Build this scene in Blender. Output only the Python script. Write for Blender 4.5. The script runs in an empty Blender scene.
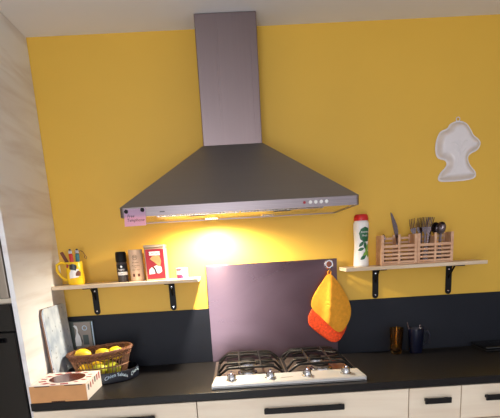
import bpy, bmesh, math, random
from mathutils import Vector, Matrix
random.seed(7)
S = bpy.context.scene
C = S.collection
PI = math.pi

# ---------------------------------------------------------------- camera
F, PX, PY = 548.82, 256.03, 406.58
CAM = Vector((0.1796, -2.5743, 1.4027)); YAW, PITCH, ROLL = 0.021, -0.2796, 0.0571
fw = Vector((math.sin(YAW)*math.cos(PITCH), math.cos(YAW)*math.cos(PITCH), math.sin(PITCH)))
rt = Vector((math.cos(YAW), -math.sin(YAW), 0)); up = rt.cross(fw)
r2 = math.cos(ROLL)*rt - math.sin(ROLL)*up; u2 = math.sin(ROLL)*rt + math.cos(ROLL)*up
cam = bpy.data.cameras.new('camera'); camo = bpy.data.objects.new('camera', cam); C.objects.link(camo)
m = Matrix((r2, u2, -fw)).transposed().to_4x4(); m.translation = CAM; camo.matrix_world = m
cam.sensor_fit = 'HORIZONTAL'; cam.sensor_width = 36; cam.lens = F/500*36
cam.shift_x = (250-PX)/500; cam.shift_y = (PY-209)/500; cam.clip_start = 0.02
S.camera = camo

# ---------------------------------------------------------------- world, daylight, exposure
w = bpy.data.worlds.new('world'); S.world = w; w.use_nodes = True
bg = w.node_tree.nodes['Background']; bg.inputs[0].default_value = (0.75, 0.85, 1, 1); bg.inputs[1].default_value = 1.0
S.view_settings.view_transform = 'Standard'; S.view_settings.look = 'None'
S.view_settings.gamma = 1; S.view_settings.use_curve_mapping = False
S.view_settings.exposure = 0.0
def area_light(name, loc, rot, sx, sy, power, col):
    l = bpy.data.lights.new(name, 'AREA'); l.shape = 'RECTANGLE'; l.size = sx; l.size_y = sy
    l.energy = power; l.color = col
    o = bpy.data.objects.new(name, l); C.objects.link(o); o.location = loc; o.rotation_euler = rot
    return o
# daylight entering by the inferred window and glazed door behind the camera
area_light('daylight_rear_window', (1.95, -4.28, 1.5), (-PI/2, 0, PI), 1.5, 1.3, 6, (0.90, 0.96, 1.0))
area_light('daylight_glazed_door', (-.275, -4.28, .95), (-PI/2, 0, PI), .95, 1.6, 50, (0.90, 0.95, 1.0))
area_light('added_side_fill', (2.98, -2.6, 1.45), (0, PI/2, 0), 1.3, 1.4, 4, (0.90, 0.96, 1.0))  # added fill light from the right, its side window is unseen

area_light('added_streak_light', (.46, -4.30, 1.7), (-PI/2, 0, PI), .12, 1.0, 6, (0.93, 0.96, 1.0))  # added strip light meant to draw a streak down the steel chimney

# ---------------------------------------------------------------- materials
def new_mat(name):
    mt = bpy.data.materials.new(name); mt.use_nodes = True
    nt = mt.node_tree; return mt, nt, nt.nodes['Principled BSDF']
def lin(c):
    return tuple(((x/255)/12.92 if x/255 <= 0.04045 else ((x/255+0.055)/1.055)**2.4) for x in c) + (1,)
def mat(name, col, rough=0.5, metal=0.0, var=0.06, scale=12, bump=0.0, **kw):
    mt, nt, b = new_mat(name); c = lin(col)
    tc = nt.nodes.new('ShaderNodeTexCoord'); nz = nt.nodes.new('ShaderNodeTexNoise')
    nz.inputs['Scale'].default_value = scale; nz.inputs['Detail'].default_value = 4
    nt.links.new(tc.outputs['Object'], nz.inputs['Vector'])
    rp = nt.nodes.new('ShaderNodeValToRGB')
    rp.color_ramp.elements[0].position = 0.3; rp.color_ramp.elements[1].position = 0.7
    rp.color_ramp.elements[0].color = tuple(x*(1-var) for x in c[:3])+(1,)
    rp.color_ramp.elements[1].color = tuple(min(1, x*(1+var)) for x in c[:3])+(1,)
    nt.links.new(nz.outputs['Fac'], rp.inputs[0]); nt.links.new(rp.outputs[0], b.inputs['Base Color'])
    b.inputs['Roughness'].default_value = rough; b.inputs['Metallic'].default_value = metal
    for k, v in kw.items(): b.inputs[k.replace('_', ' ')].default_value = v
    if bump:
        bp = nt.nodes.new('ShaderNodeBump'); bp.inputs['Strength'].default_value = bump; bp.inputs['Distance'].default_value = 0.002
        nt.links.new(nz.outputs['Fac'], bp.inputs['Height']); nt.links.new(bp.outputs[0], b.inputs['Normal'])
    return mt
def stretched(name, ca, cb, sc, rough, metal=0, aniso=0.0, lo=0.35, hi=0.65, bump=0.0, rvar=0.0, dist=0.0, detail=6):
    """noise drawn out along one axis: wood grain or brushed metal"""
    mt, nt, b = new_mat(name)
    tc = nt.nodes.new('ShaderNodeTexCoord'); mp = nt.nodes.new('ShaderNodeMapping'); mp.inputs['Scale'].default_value = sc
    nz = nt.nodes.new('ShaderNodeTexNoise'); nz.inputs['Scale'].default_value = 1; nz.inputs['Detail'].default_value = detail
    nz.inputs['Distortion'].default_value = dist
    nt.links.new(tc.outputs['Object'], mp.inputs[0]); nt.links.new(mp.outputs[0], nz.inputs['Vector'])
    rp = nt.nodes.new('ShaderNodeValToRGB'); e = rp.color_ramp.elements
    e[0].position = lo; e[1].position = hi; e[0].color = lin(ca); e[1].color = lin(cb)
    nt.links.new(nz.outputs['Fac'], rp.inputs[0]); nt.links.new(rp.outputs[0], b.inputs['Base Color'])
    b.inputs['Metallic'].default_value = metal; b.inputs['Roughness'].default_value = rough
    if aniso:
        tg = nt.nodes.new('ShaderNodeTangent'); tg.direction_type = 'RADIAL'; tg.axis = 'Z'
        b.inputs['Anisotropic'].default_value = aniso; b.inputs['Anisotropic Rotation'].default_value = 0.25; nt.links.new(tg.outputs[0], b.inputs['Tangent'])
    if rvar:
        mr = nt.nodes.new('ShaderNodeMapRange'); mr.inputs['To Min'].default_value = rough-rvar; mr.inputs['To Max'].default_value = rough+rvar
        nt.links.new(nz.outputs['Fac'], mr.inputs[0]); nt.links.new(mr.outputs[0], b.inputs['Roughness'])
    if bump:
        bp = nt.nodes.new('ShaderNodeBump'); bp.inputs['Strength'].default_value = bump; bp.inputs['Distance'].default_value = 0.001
        nt.links.new(nz.outputs['Fac'], bp.inputs['Height']); nt.links.new(bp.outputs[0], b.inputs['Normal'])
    return mt
M = {}
M['yellow'] = mat('yellow_wall_paint', (226, 180, 64), 0.55, var=0.03, scale=2.5, bump=0.03)
M['ceiling'] = mat('ceiling_paint', (236, 236, 240), 0.9, var=0.02, scale=2)
M['mauve'] = mat('mauve_wall_paint', (164, 82, 80), 0.8, var=0.05, scale=1.5)
M['offwhite'] = mat('offwhite_wall_paint', (215, 205, 190), 0.85, var=0.03, scale=2)
M['floor'] = mat('floor_tile', (176, 166, 160), 0.5, var=0.1, scale=3)
M['white_trim'] = mat('white_trim', (232, 230, 226), 0.5, var=0.02)
M['oak_y'] = stretched('washed_oak_depth_grain', (218, 212, 210), (240, 240, 242), (6, 1.6, 14), 0.55, lo=0.3, hi=0.55, dist=0.6)  # cooler than the fronts: cool daylight put into the base colour
M['oak_x'] = stretched('washed_oak_width_grain', (222, 202, 178), (238, 224, 202), (1.5, 6, 16), 0.55, lo=0.3, hi=0.55, dist=0.5)
M['shelf_wood'] = stretched('pale_shelf_wood', (210, 186, 156), (228, 208, 182), (3, 20, 40), 0.6)
M['crate_wood'] = stretched('warm_beech', (204, 156, 122), (224, 182, 148), (8, 40, 40), 0.6)
M['counter'] = mat('charcoal_worktop', (28, 26, 26), 0.4, var=0.12, scale=60, bump=0.04, Specular_IOR_Level=0.2)
M['backsplash'] = mat('anthracite_panel', (22, 25, 35), 0.55, var=0.06, scale=8, Specular_IOR_Level=0.25)
M['steel_x'] = stretched('brushed_steel_width', (122, 112, 114), (150, 140, 142), (1.2, 60, 420), 0.36, 1.0, lo=0.2, hi=0.8, rvar=0.05, detail=3)
M['steel_z'] = stretched('brushed_steel_height', (122, 108, 108), (126, 112, 112), (220, 220, 1.0), 0.28, 1.0, aniso=0.8, lo=0.2, hi=0.8, rvar=0.015, detail=3)
M['canopy'] = stretched('brushed_steel_canopy', (152, 150, 150), (156, 154, 154), (1.2, 90, 300), 0.5, 1.0, lo=0.2, hi=0.8, detail=3)
M['splash'] = stretched('worn_steel_plate', (92, 74, 80), (118, 98, 104), (1.5, 6, 3.5), 0.3, 1.0, aniso=0.7, lo=0.25, hi=0.8, rvar=0.1, dist=0.8, detail=5)
M['underside'] = mat('polished_underside_steel', (205, 198, 190), 0.16, 1.0, var=0.04)
M['filter'] = stretched('aluminium_grease_filter', (150, 146, 140), (205, 200, 192), (220, 12, 1), 0.25, 1.0)
M['hob_steel'] = mat('satin_hob_steel', (192, 190, 188), 0.45, 0.35, var=0.05, scale=9)
M['hob_inner'] = mat('stained_hob_steel', (150, 135, 124), 0.35, 0.9, var=0.25, scale=14)
M['chrome'] = mat('polished_chrome', (200, 200, 204), 0.15, 1.0, var=0.03)
M['cutlery'] = mat('cutlery_steel', (112, 100, 102), 0.25, 1.0, var=0.06)
M['iron'] = mat('black_cast_iron', (18, 16, 16), 0.5, var=0.15, scale=40, bump=0.15, Specular_IOR_Level=0.25)
M['black'] = mat('black_lacquer', (16, 15, 16), 0.5, var=0.1, Specular_IOR_Level=0.2)
M['blacksatin'] = mat('black_satin_bar', (22, 20, 20), 0.5, var=0.1, Specular_IOR_Level=0.25)
M['black_glass'] = mat('black_oven_glass', (10, 10, 12), 0.12, var=0.05)
M['mid_steel'] = mat('bronze_grey_steel', (150, 140, 128), 0.4, 0.7, var=0.05)
M['dark_grey'] = mat('dark_grey_plastic', (58, 54, 56), 0.5)
M['orange'] = mat('orange_terry_cloth', (232, 158, 44), 0.95, var=0.10, scale=70, bump=0.5)
M['red_orange'] = mat('red_orange_terry_cloth', (222, 72, 28), 0.95, var=0.3, scale=110, bump=0.5)
M['pink'] = mat('pink_paper', (248, 208, 238), 0.8, var=0.02)
M['ink'] = mat('purple_ink', (70, 26, 84), 0.8)
M['mould'] = mat('grey_mould_plastic', (228, 222, 224), 0.35, 0.0, var=0.03, scale=20)
M['card'] = mat('brown_cardboard', (208, 152, 100), 0.85, var=0.05, scale=25)
M['card_in'] = mat('dark_cardboard_slot', (70, 40, 26), 0.9)
M['white_print'] = mat('white_printed_card', (236, 228, 222), 0.6, var=0.03)
M['red_print'] = mat('red_print', (158, 22, 40), 0.55, var=0.1)
M['window_film'] = mat('dark_cake_under_film', (92, 42, 32), 0.2, var=0.35, scale=30)
M['wicker'] = mat('brown_wicker', (146, 104, 76), 0.6, var=0.35, scale=60, bump=0.3)
M['wicker_dark'] = mat('dark_wicker', (122, 78, 52), 0.6, var=0.3, scale=60)
M['lemon'] = mat('lemon_peel', (238, 200, 40), 0.42, var=0.05, scale=90, bump=0.25)
M['lime'] = mat('green_lemon_peel', (188, 190, 50), 0.42, var=0.12, scale=60, bump=0.25)
M['navy'] = mat('black_navy_enamel', (14, 18, 30), 0.35, var=0.1)
M['pale_blue'] = mat('pale_blue_lettering', (196, 220, 240), 0.6)
M['tray_face'] = None
M['yellow_glaze'] = mat('yellow_glaze', (240, 196, 34), 0.25, var=0.03)
M['white'] = mat('white_gloss', (238, 236, 234), 0.35, var=0.02)
M['cream'] = mat('cream_paper', (222, 190, 160), 0.65, var=0.04)
M['magenta'] = mat('magenta_print', (140, 30, 90), 0.45, var=0.05)
M['tin_edge'] = mat('tin_edge', (200, 176, 150), 0.35, 0.6)
M['tan'] = mat('tan_print', (196, 150, 96), 0.6, var=0.1, scale=60)
M['brown'] = mat('brown_print', (110, 56, 40), 0.6)
M['teal'] = mat('teal_plastic', (40, 120, 130), 0.35)
M['red'] = mat('red_plastic', (196, 30, 30), 0.35)
M['green'] = mat('dark_green_print', (24, 96, 56), 0.45, var=0.08)
M['light_green'] = mat('light_green_print', (126, 170, 62), 0.45, var=0.1)
M['pepper'] = mat('peppercorn_fill', (62, 56, 58), 0.4, var=0.5, scale=160)
M['brown_edge'] = mat('brown_edge', (140, 100, 76), 0.6)
M['greygreen'] = mat('grey_green_card', (74, 84, 80), 0.45, var=0.1)
M['taupe'] = mat('taupe_card', (150, 138, 128), 0.5, var=0.06)
M['blue_cup'] = mat('dark_blue_plastic', (10, 14, 36), 0.3)
M['filament'] = None

def glass_mat(name, col, rough=0.05):
    mt, nt, b = new_mat(name); b.inputs['Base Color'].default_value = lin(col); b.inputs['Roughness'].default_value = rough
    b.inputs['Transmission Weight'].default_value = 1; b.inputs['IOR'].default_value = 1.45
    nz = nt.nodes.new('ShaderNodeTexNoise'); nz.inputs['Scale'].default_value = 20
    bp = nt.nodes.new('ShaderNodeBump'); bp.inputs['Strength'].default_value = 0.05
    nt.links.new(nz.outputs['Fac'], bp.inputs['Height']); nt.links.new(bp.outputs[0], b.inputs['Normal'])
    return mt
M['amber'] = glass_mat('amber_glass', (232, 186, 96))
M['pane'] = glass_mat('window_glass', (245, 250, 250), 0.0)
def emit_mat(name, col, s):
    mt, nt, b = new_mat(name); b.inputs['Base Color'].default_value = lin(col)
    b.inputs['Emission Color'].default_value = lin(col); b.inputs['Emission Strength'].default_value = s
    return mt
M['lamp_on'] = emit_mat('lit_hood_lamp', (255, 214, 140), 30)
M['lamp_off'] = mat('unlit_lamp_glass', (200, 196, 188), 0.2)
# board print: pale blue with small dark specks
mt, nt, b = new_mat('pale_blue_speckled_print')
tc = nt.nodes.new('ShaderNodeTexCoord'); vo = nt.nodes.new('ShaderNodeTexVoronoi'); vo.inputs['Scale'].default_value = 38
nz = nt.nodes.new('ShaderNodeTexNoise'); nz.inputs['Scale'].default_value = 14
rp = nt.nodes.new('ShaderNodeValToRGB'); e = rp.color_ramp.elements
e[0].position = 0.10; e[1].position = 0.2; e[0].color = lin((96, 108, 132)); e[1].color = lin((206, 216, 228))
rp2 = nt.nodes.new('ShaderNodeValToRGB'); e = rp2.color_ramp.elements
e[0].position = 0.35; e[1].position = 0.6; e[0].color = lin((168, 184, 206)); e[1].color = (1, 1, 1, 1)
mx = nt.nodes.new('ShaderNodeMix'); mx.data_type = 'RGBA'; mx.blend_type = 'MULTIPLY'; mx.inputs[0].default_value = 0.7
nt.links.new(tc.outputs['Object'], vo.inputs['Vector']); nt.links.new(tc.outputs['Object'], nz.inputs['Vector'])
nt.links.new(vo.outputs['Distance'], rp.inputs[0]); nt.links.new(nz.outputs['Fac'], rp2.inputs[0])
nt.links.new(rp.outputs[0], mx.inputs[6]); nt.links.new(rp2.outputs[0], mx.inputs[7]); nt.links.new(mx.outputs[2], b.inputs['Base Color'])
b.inputs['Roughness'].default_value = 0.4
M['board_face'] = mt

# ---------------------------------------------------------------- mesh helpers (world coordinates; origin moved on linking)
def B(): return bmesh.new()
def box(bm, x0, x1, y0, y1, z0, z1, bev=0.0, seg=2):
    r = bmesh.ops.create_cube(bm, size=1.0); vs = r['verts']
    for v in vs:
        v.co = Vector((x0 if v.co.x < 0 else x1, y0 if v.co.y < 0 else y1, z0 if v.co.z < 0 else z1))
    if bev > 0:
        es = list({e for v in vs for e in v.link_edges})
        bmesh.ops.bevel(bm, geom=es, offset=bev, segments=seg, affect='EDGES', profile=0.5)
    return bm
def tube(bm, pts, rad, n=8, closed=False, flat=None):
    """sweep a circle (or flat=(w,h) ellipse) along pts"""
    pts = [Vector(p) for p in pts]; rings = []; N = len(pts)
    rads = rad if isinstance(rad, (list, tuple)) else [rad]*N
    prev = None
    for i, p in enumerate(pts):
        a = pts[(i-1) % N] if (closed or i > 0) else p
        c = pts[(i+1) % N] if (closed or i < N-1) else p
        t = (c-a).normalized()
        if prev is None:
            ref = Vector((0, 0, 1)) if abs(t.z) < 0.9 else Vector((0, 1, 0))
            nrm = t.cross(ref).normalized()
        else:
            nrm = (prev - t*prev.dot(t)).normalized()
        prev = nrm; bn = t.cross(nrm)
        rings.append([bm.verts.new(p + (nrm*math.cos(2*PI*k/n) + bn*math.sin(2*PI*k/n))*rads[i]) for k in range(n)])
    rng = range(N if closed else N-1)
    for i in rng:
        A, D = rings[i], rings[(i+1) % N]
        for k in range(n):
            bm.faces.new((A[k], A[(k+1) % n], D[(k+1) % n], D[k]))
    if not closed:
        bm.faces.new(rings[0][::-1]); bm.faces.new(rings[-1])
    return bm
def lathe(bm, prof, cx=0, cy=0, n=32, sx=1.0, sy=1.0):
    """prof: list of (r, z); r = 0 closes"""
    rings = []
    for r, z in prof:
        if r < 1e-6: rings.append([bm.verts.new((cx, cy, z))])
        else: rings.append([bm.verts.new((cx+sx*r*math.cos(2*PI*k/n), cy+sy*r*math.sin(2*PI*k/n), z)) for k in range(n)])
    for A, D in zip(rings, rings[1:]):
        if len(A) == 1 and len(D) == 1: continue
        for k in range(n):
            k2 = (k+1) % n
            if len(A) == 1: bm.faces.new((A[0], D[k2], D[k]))
            elif len(D) == 1: bm.faces.new((A[k], A[k2], D[0]))
            else: bm.faces.new((A[k], A[k2], D[k2], D[k]))
    return bm
def prism_xz(bm, pts, y0, y1):
    """polygon in x-z, from y0 (front) to y1 (back)"""
    a = [bm.verts.new((x, y0, z)) for x, z in pts]; c = [bm.verts.new((x, y1, z)) for x, z in pts]
    n = len(pts); bm.faces.new(a); bm.faces.new(c[::-1])
    for k in range(n): bm.faces.new((a[k], c[k], c[(k+1) % n], a[(k+1) % n]))
    return bm
def smooth_loop(pts, it=2):
    for _ in range(it):
        q = []
        for i in range(len(pts)):
            a, b_ = pts[i], pts[(i+1) % len(pts)]
            q += [tuple(x*0.75+y*0.25 for x, y in zip(a, b_)), tuple(x*0.25+y*0.75 for x, y in zip(a, b_))]
        pts = q
    return pts
def inset(pts, d):
    """move each point of a closed loop inwards by d"""
    n = len(pts); area = sum(pts[i][0]*pts[(i+1) % n][1]-pts[(i+1) % n][0]*pts[i][1] for i in range(n)); s = 1 if area > 0 else -1
    out = []
    for i in range(n):
        a, c = pts[i-1], pts[(i+1) % n]; tx, tz = c[0]-a[0], c[1]-a[1]; L = math.hypot(tx, tz) or 1
        out.append((pts[i][0]-s*tz/L*d, pts[i][1]+s*tx/L*d))
    return out
def text_bm(s, size, shear=0.0):
    cu = bpy.data.curves.new('tmp_text', 'FONT'); cu.body = s; cu.size = size; cu.shear = shear
    cu.align_x = 'CENTER'; cu.align_y = 'CENTER'; cu.resolution_u = 2; cu.space_line = 0.9
    o = bpy.data.objects.new('tmp_text', cu); C.objects.link(o)
    dg = bpy.context.evaluated_depsgraph_get(); dg.update()
    me = bpy.data.meshes.new_from_object(o.evaluated_get(dg))
    bm = B(); bm.from_mesh(me)
    bpy.data.objects.remove(o); bpy.data.curves.remove(cu); bpy.data.meshes.remove(me)
    return bm
def flat_poly(pts, cuts=0):
    """flat polygon with pts in (u, v) on the xy plane"""
    bm = B(); f = bm.faces.new([bm.verts.new((x, y, 0)) for x, y in pts])
    bmesh.ops.triangulate(bm, faces=[f])
    for _ in range(cuts): bmesh.ops.subdivide_edges(bm, edges=bm.edges[:], cuts=1, use_grid_fill=True)
    return bm
def wrap(bm, cx, cy, r, z0, ang=-PI/2, taper=None):
    """wrap a flat (u, v) mesh round a vertical cylinder, u to the right as seen from outside"""
    for v in bm.verts:
        u, h = v.co.x, v.co.y; z = z0+h; rr = r if taper is None else taper(z)
        a = ang + u/rr
        v.co = Vector((cx+rr*math.cos(a), cy+rr*math.sin(a), z))
    return bm
def upright(bm, x, y, z):
    """a flat (u, v) mesh put on a wall-parallel face, facing the room"""
    for v in bm.verts: v.co = Vector((x+v.co.x, y, z+v.co.y))
    return bm
def solid(bm, t):
    """give a flat decal mesh a hair of thickness"""
    bm.normal_update(); bmesh.ops.solidify(bm, geom=bm.faces[:], thickness=t); return bm
ORG = {}
def finish(o, bm, smooth, angle=35):
    bmesh.ops.recalc_face_normals(bm, faces=bm.faces[:])
    bm.to_mesh(o.data); bm.free()
    if smooth:
        o.data.polygons.foreach_set('use_smooth', [True]*len(o.data.polygons))
        try: o.data.set_sharp_from_angle(angle=math.radians(angle))
        except Exception: pass
    o.data.update()
def thing(name, label, cat, loc, group=None):
    o = bpy.data.objects.new(name, None); o.empty_display_size = 0.05; C.objects.link(o); o.location = loc
    o['label'] = label; o['category'] = cat
    if group: o['group'] = group
    ORG[o.name] = Vector(loc); return o
def part(name, bm, mt, parent, smooth=False, label=None, kind=None, angle=35):
    me = bpy.data.meshes.new(name); o = bpy.data.objects.new(name, me); C.objects.link(o)
    org = ORG[parent.name]; bm.transform(Matrix.Translation(-org)); finish(o, bm, smooth, angle)
    me.materials.append(mt); o.parent = parent; ORG[o.name] = org
    if label: o['label'] = label
    if kind: o['kind'] = kind
    return o
def single(name, bm, mt, label, cat, loc, group=None, smooth=False, angle=35):
    me = bpy.data.meshes.new(name); o = bpy.data.objects.new(name, me); C.objects.link(o); o.location = loc
    bm.transform(Matrix.Translation(-Vector(loc))); finish(o, bm, smooth, angle); me.materials.append(mt)
    o['label'] = label; o['category'] = cat; ORG[o.name] = Vector(loc)
    if group: o['group'] = group
    return o
def struct(name, bm, mt, label, cat, loc=(0, 0, 0)):
    o = single(name, bm, mt, label, cat, loc); o['kind'] = 'structure'; return o

# ---------------------------------------------------------------- the room
XL, XR, YR, ZC = -1.32, 3.05, -4.35, 2.273
CABX = -0.609; CT = 0.90; CD = 0.602
struct('floor', box(B(), XL-.1, XR+.1, YR-.1, .1, -.05, 0), M['floor'], 'brown tiled kitchen floor', 'floor')
struct('ceiling', box(B(), XL-.1, XR+.1, YR-.1, .1, ZC, ZC+.05), M['ceiling'], 'pale grey painted ceiling above the yellow wall', 'ceiling')
struct('wall_back', box(B(), XL-.1, XR+.1, 0, .1, 0, ZC), M['yellow'], 'bright yellow painted kitchen wall behind the hood', 'wall')
struct('wall_left', box(B(), XL-.1, XL, YR, 0, 0, ZC), M['offwhite'], 'off-white wall behind the tall cabinet', 'wall')
def wall_with_hole(name, axis, a0, a1, at0, at1, h0, h1, z0, z1, mt, label):
    bm = B()
    for (p, q, r, s) in ((a0, h0, 0, ZC), (h1, a1, 0, ZC), (h0, h1, 0, z0), (h0, h1, z1, ZC)):
        if axis == 'x': box(bm, p, q, at0, at1, r, s)
        else: box(bm, at0, at1, p, q, r, s)
    struct(name, bm, mt, label, 'wall')
bm = B()
for (p, q, r, s_) in ((XL-.1, -.75, 0, ZC), (-.75, .20, 0, .12), (-.75, .20, 2.08, ZC), (.20, .40, 0, ZC), (.40, .52, 0, 1.2), (.40, .52, 2.2, ZC), (.52, 1.2, 0, ZC), (1.2, 2.7, 0, .85), (1.2, 2.7, 2.15, ZC), (2.7, XR+.1, 0, ZC)):
    box(bm, p, q, YR-.1, YR, r, s_)
struct('wall_rear', bm, M['mauve'], 'mauve painted wall behind the viewer, with window, glazed door and an added light slot', 'wall')
wall_with_hole('wall_right', 'y', YR, 0, XR, XR+.1, -3.3, -1.9, 0.8, 2.1, M['offwhite'], 'off-white side wall with an added window for fill light')
def window(name, axis, at, h0, h1, z0, z1, label):
    o = bpy.data.objects.new(name, None); C.objects.link(o); o.location = (0, 0, 0)
    o['label'] = label; o['category'] = name.split('_')[0]; o['kind'] = 'structure'; ORG[o.name] = Vector((0, 0, 0))
    def bar(nm, a, b_, c, d, m_):
        t0, t1 = at-.03, at+.03
        if nm == 'pane': t0, t1 = at-.004, at+.004
        bm = box(B(), a, b_, t0, t1, c, d, .004 if nm != 'pane' else 0) if axis == 'x' else box(B(), t0, t1, a, b_, c, d, .004 if nm != 'pane' else 0)
        part(nm, bm, m_, o)
    mid = (h0+h1)/2; fr = min(.06, (h1-h0)*.12)
    bar('window_frame', h0, h0+fr, z0, z1, M['white_trim']); bar('window_frame', h1-fr, h1, z0, z1, M['white_trim'])
    if h1-h0 > .5: bar('window_frame', mid-.04, mid+.04, z0+fr, z1-fr, M['white_trim'])
    bar('window_frame', h0+fr, h1-fr, z0, z0+fr, M['white_trim']); bar('window_frame', h0+fr, h1-fr, z1-fr, z1, M['white_trim'])
window('window_1', 'x', YR-.06, 1.2, 2.7, 0.85, 2.15, 'white framed window in the mauve rear wall')
window('window_streak_added', 'x', YR-.06, 0.40, 0.52, 1.2, 2.2, 'added narrow light slot in the mauve rear wall, for a streak on the chimney')
window('door_1', 'x', YR-.06, -.75, .20, .12, 2.08, 'white framed glazed door in the mauve rear wall')
window('window_fill_added', 'y', XR+.06, -3.3, -1.9, 0.8, 2.1, 'added white framed window in the off-white side wall, for fill light')

# ---------------------------------------------------------------- dark panel along the worktop
single('backsplash_panel', box(B(), CABX+.001, 2.198, -.010, -.0005, CT+.0005, 1.149, .001), M['backsplash'],
       'anthracite backsplash panel between worktop and yellow wall', 'backsplash', (0, 0, CT))
# worktop
single('worktop', box(B(), CABX+.001, 2.2, -CD, -.001, CT-.029, CT, .002), M['counter'], 'long charcoal worktop under the hob', 'worktop', (0, 0, CT-.029))

# ---------------------------------------------------------------- base cabinets
def base_cabinet(x0, x1, label, hx, kind='drawers'):
    t = thing('base_cabinet', label, 'cabinet', ((x0+x1)/2, -.3, 0), 'base cabinets under the worktop')
    part('body', box(B(), x0+.002, x1-.002, -.575, -.02, .1, CT-.031), M['oak_x'], t)
    part('plinth', box(B(), x0+.002, x1-.002, -.53, -.51, 0, .098), M['black'], t)
    zs = [(.735, CT-.034), (.42, .731), (.104, .416)] if kind == 'drawers' else [(.735, CT-.034), (.104, .731)]
    for i, (a, b_) in enumerate(zs):
        f = part('drawer_front' if (kind == 'drawers' or i == 0) else 'door', box(B(), x0+.0015, x1-.0015, -.594, -.5755, a, b_, .0015), M['oak_x'], t)
        zc = .820 if i == 0 else b_-.045
        bm = B(); box(bm, hx[0], hx[1], -.626, -.616, zc-.011, zc+.011, .003)
        for xx in (hx[0]+.012, hx[1]-.012): box(bm, xx-.006, xx+.006, -.617, -.5935, zc-.005, zc+.005)
        part('handle', bm, M['blacksatin'], f, label='black bar handle')
base_cabinet(-.607, 0, 'pale oak drawer cabinet below the fruit basket, against the tall cabinet', (-.455, -.155))
base_cabinet(0, .8, 'wide pale oak drawer cabinet directly below the gas hob', (.25, .55))
base_cabinet(.8, 1.0, 'narrow pale oak cabinet with a short black handle', (.853, .953), 'door')
base_cabinet(1.0, 1.6, 'pale oak drawer cabinet cut by the right edge of the picture', (1.084, 1.30))
base_cabinet(1.6, 2.2, 'rightmost pale oak drawer cabinet, beyond the picture edge', (1.75, 2.05))

# ---------------------------------------------------------------- tall cabinet with ovens
TX0, TD = -1.212, .562
t = thing('tall_cabinet', 'tall washed oak cabinet reaching the ceiling at the left, housing the ovens', 'cabinet', (-.9, -.3, 0))
part('side_panel', box(B(), CABX-.018, CABX, -TD, -.001, 0, ZC-.001, .001), M['oak_y'], t)
part('side_panel', box(B(), TX0, TX0+.018, -TD, -.001, 0, ZC-.001, .001), M['oak_y'], t)
part('back_panel', box(B(), TX0+.019, CABX-.019, -.012, -.002, .1, ZC-.002), M['oak_x'], t)
for z in (.10, .57, 1.263, 1.66, ZC-.022):
    part('shelf_board', box(B(), TX0+.019, CABX-.019, -TD+.02, -.013, z, z+.018), M['oak_x'], t)
part('plinth', box(B(), TX0+.019, CABX-.019, -TD+.06, -TD+.075, 0, .098), M['black'], t)
d = part('door', box(B(), TX0+.002, CABX-.0205, -TD, -TD+.019, 1.664, ZC-.004, .0015), M['oak_x'], t)
part('handle', box(B(), -1.14, -.98, -TD-.03, -TD-.001, 1.70, 1.72, .003), M['blacksatin'], d)
d = part('drawer_front', box(B(), TX0+.002, CABX-.0205, -TD, -TD+.019, .104, .565, .0015), M['oak_x'], t)
part('handle', box(B(), -1.06, -.76, -TD-.03, -TD-.001, .50, .52, .003), M['blacksatin'], d)
# microwave (bronze-grey front) above, black oven below
t = thing('microwave_oven', 'bronze-grey built-in microwave in the tall cabinet above the black oven', 'microwave', (-.92, -.3, 1.281))
X0, X1 = TX0+.021, CABX-.021
part('body', box(B(), X0+.01, X1-.01, -TD+.03, -.03, 1.2815, 1.62), M['dark_grey'], t)
part('front_frame', box(B(), X0, X1, -TD-.008, -TD+.028, 1.2815, 1.655, .003), M['mid_steel'], t)
part('door_glass', box(B(), X0+.03, X1-.13, -TD-.012, -TD-.0085, 1.32, 1.62, .002), M['black_glass'], t)
part('control_strip', box(B(), X0+.03, X1-.03, -TD-.0115, -TD-.0085, 1.285, 1.305, .001), M['dark_grey'], t)
t = thing('built_in_oven', 'black built-in oven with a bar handle at the far left', 'oven', (-.92, -.3, .589))
part('body', box(B(), X0+.01, X1-.01, -TD+.03, -.03, .5885, 1.24), M['dark_grey'], t)
part('control_panel', box(B(), X0, X1, -TD-.008, -TD+.028, 1.165, 1.262, .002), M['black_glass'], t)
dd = part('door', box(B(), X0, X1, -TD-.010, -TD+.028, .595, 1.161, .003), M['black_glass'], t)
bm = B(); tube(bm, [(X0+.05, -TD-.045, 1.13), (X1-.05, -TD-.045, 1.13)], .009, 10)
for xx in (X0+.08, X1-.08): tube(bm, [(xx, -TD-.045, 1.13), (xx, -TD-.009, 1.13)], .006, 8)
part('handle', bm, M['black'], dd, True)
for xx in (X0+.1, X1-.1):
    part('knob', (lambda b_: (tube(b_, [(xx, -TD-.0085, 1.215), (xx, -TD-.032, 1.215)], .017, 18), b_)[1])(B()), M['dark_grey'], t, True)

# ---------------------------------------------------------------- hood
HX0, HX1, HD, HZ, HT = -.2203, .635, .5, 1.535, 1.566
CX0, CX1, CHD, CHZ = .0785, .316, .155, 1.811
t = thing('range_hood', 'large stainless steel pyramid range hood with tall chimney', 'hood', (.207, -.25, HZ))
bm = B()
a = [(CX0, -CHD), (CX1, -CHD), (CX1, -.002), (CX0, -.002)]
box(bm, CX0, CX1, -CHD, -.002, CHZ-.002, ZC-.001, .0025)
part('chimney', bm, M['steel_z'], t)
bm = B()
bot = [bm.verts.new(p) for p in ((HX0, -HD, HT), (HX1, -HD, HT), (HX1, -.002, HT), (HX0, -.002, HT))]
top = [bm.verts.new(p) for p in ((CX0-.002, -CHD-.002, CHZ), (CX1+.002, -CHD-.002, CHZ), (CX1+.002, -.002, CHZ), (CX0-.002, -.002, CHZ))]
for k in range(4): bm.faces.new((bot[k], bot[(k+1) % 4], top[(k+1) % 4], top[k]))
bm.faces.new(top); bm.faces.new(bot[::-1])
part('canopy', bm, M['canopy'], t)
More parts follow.
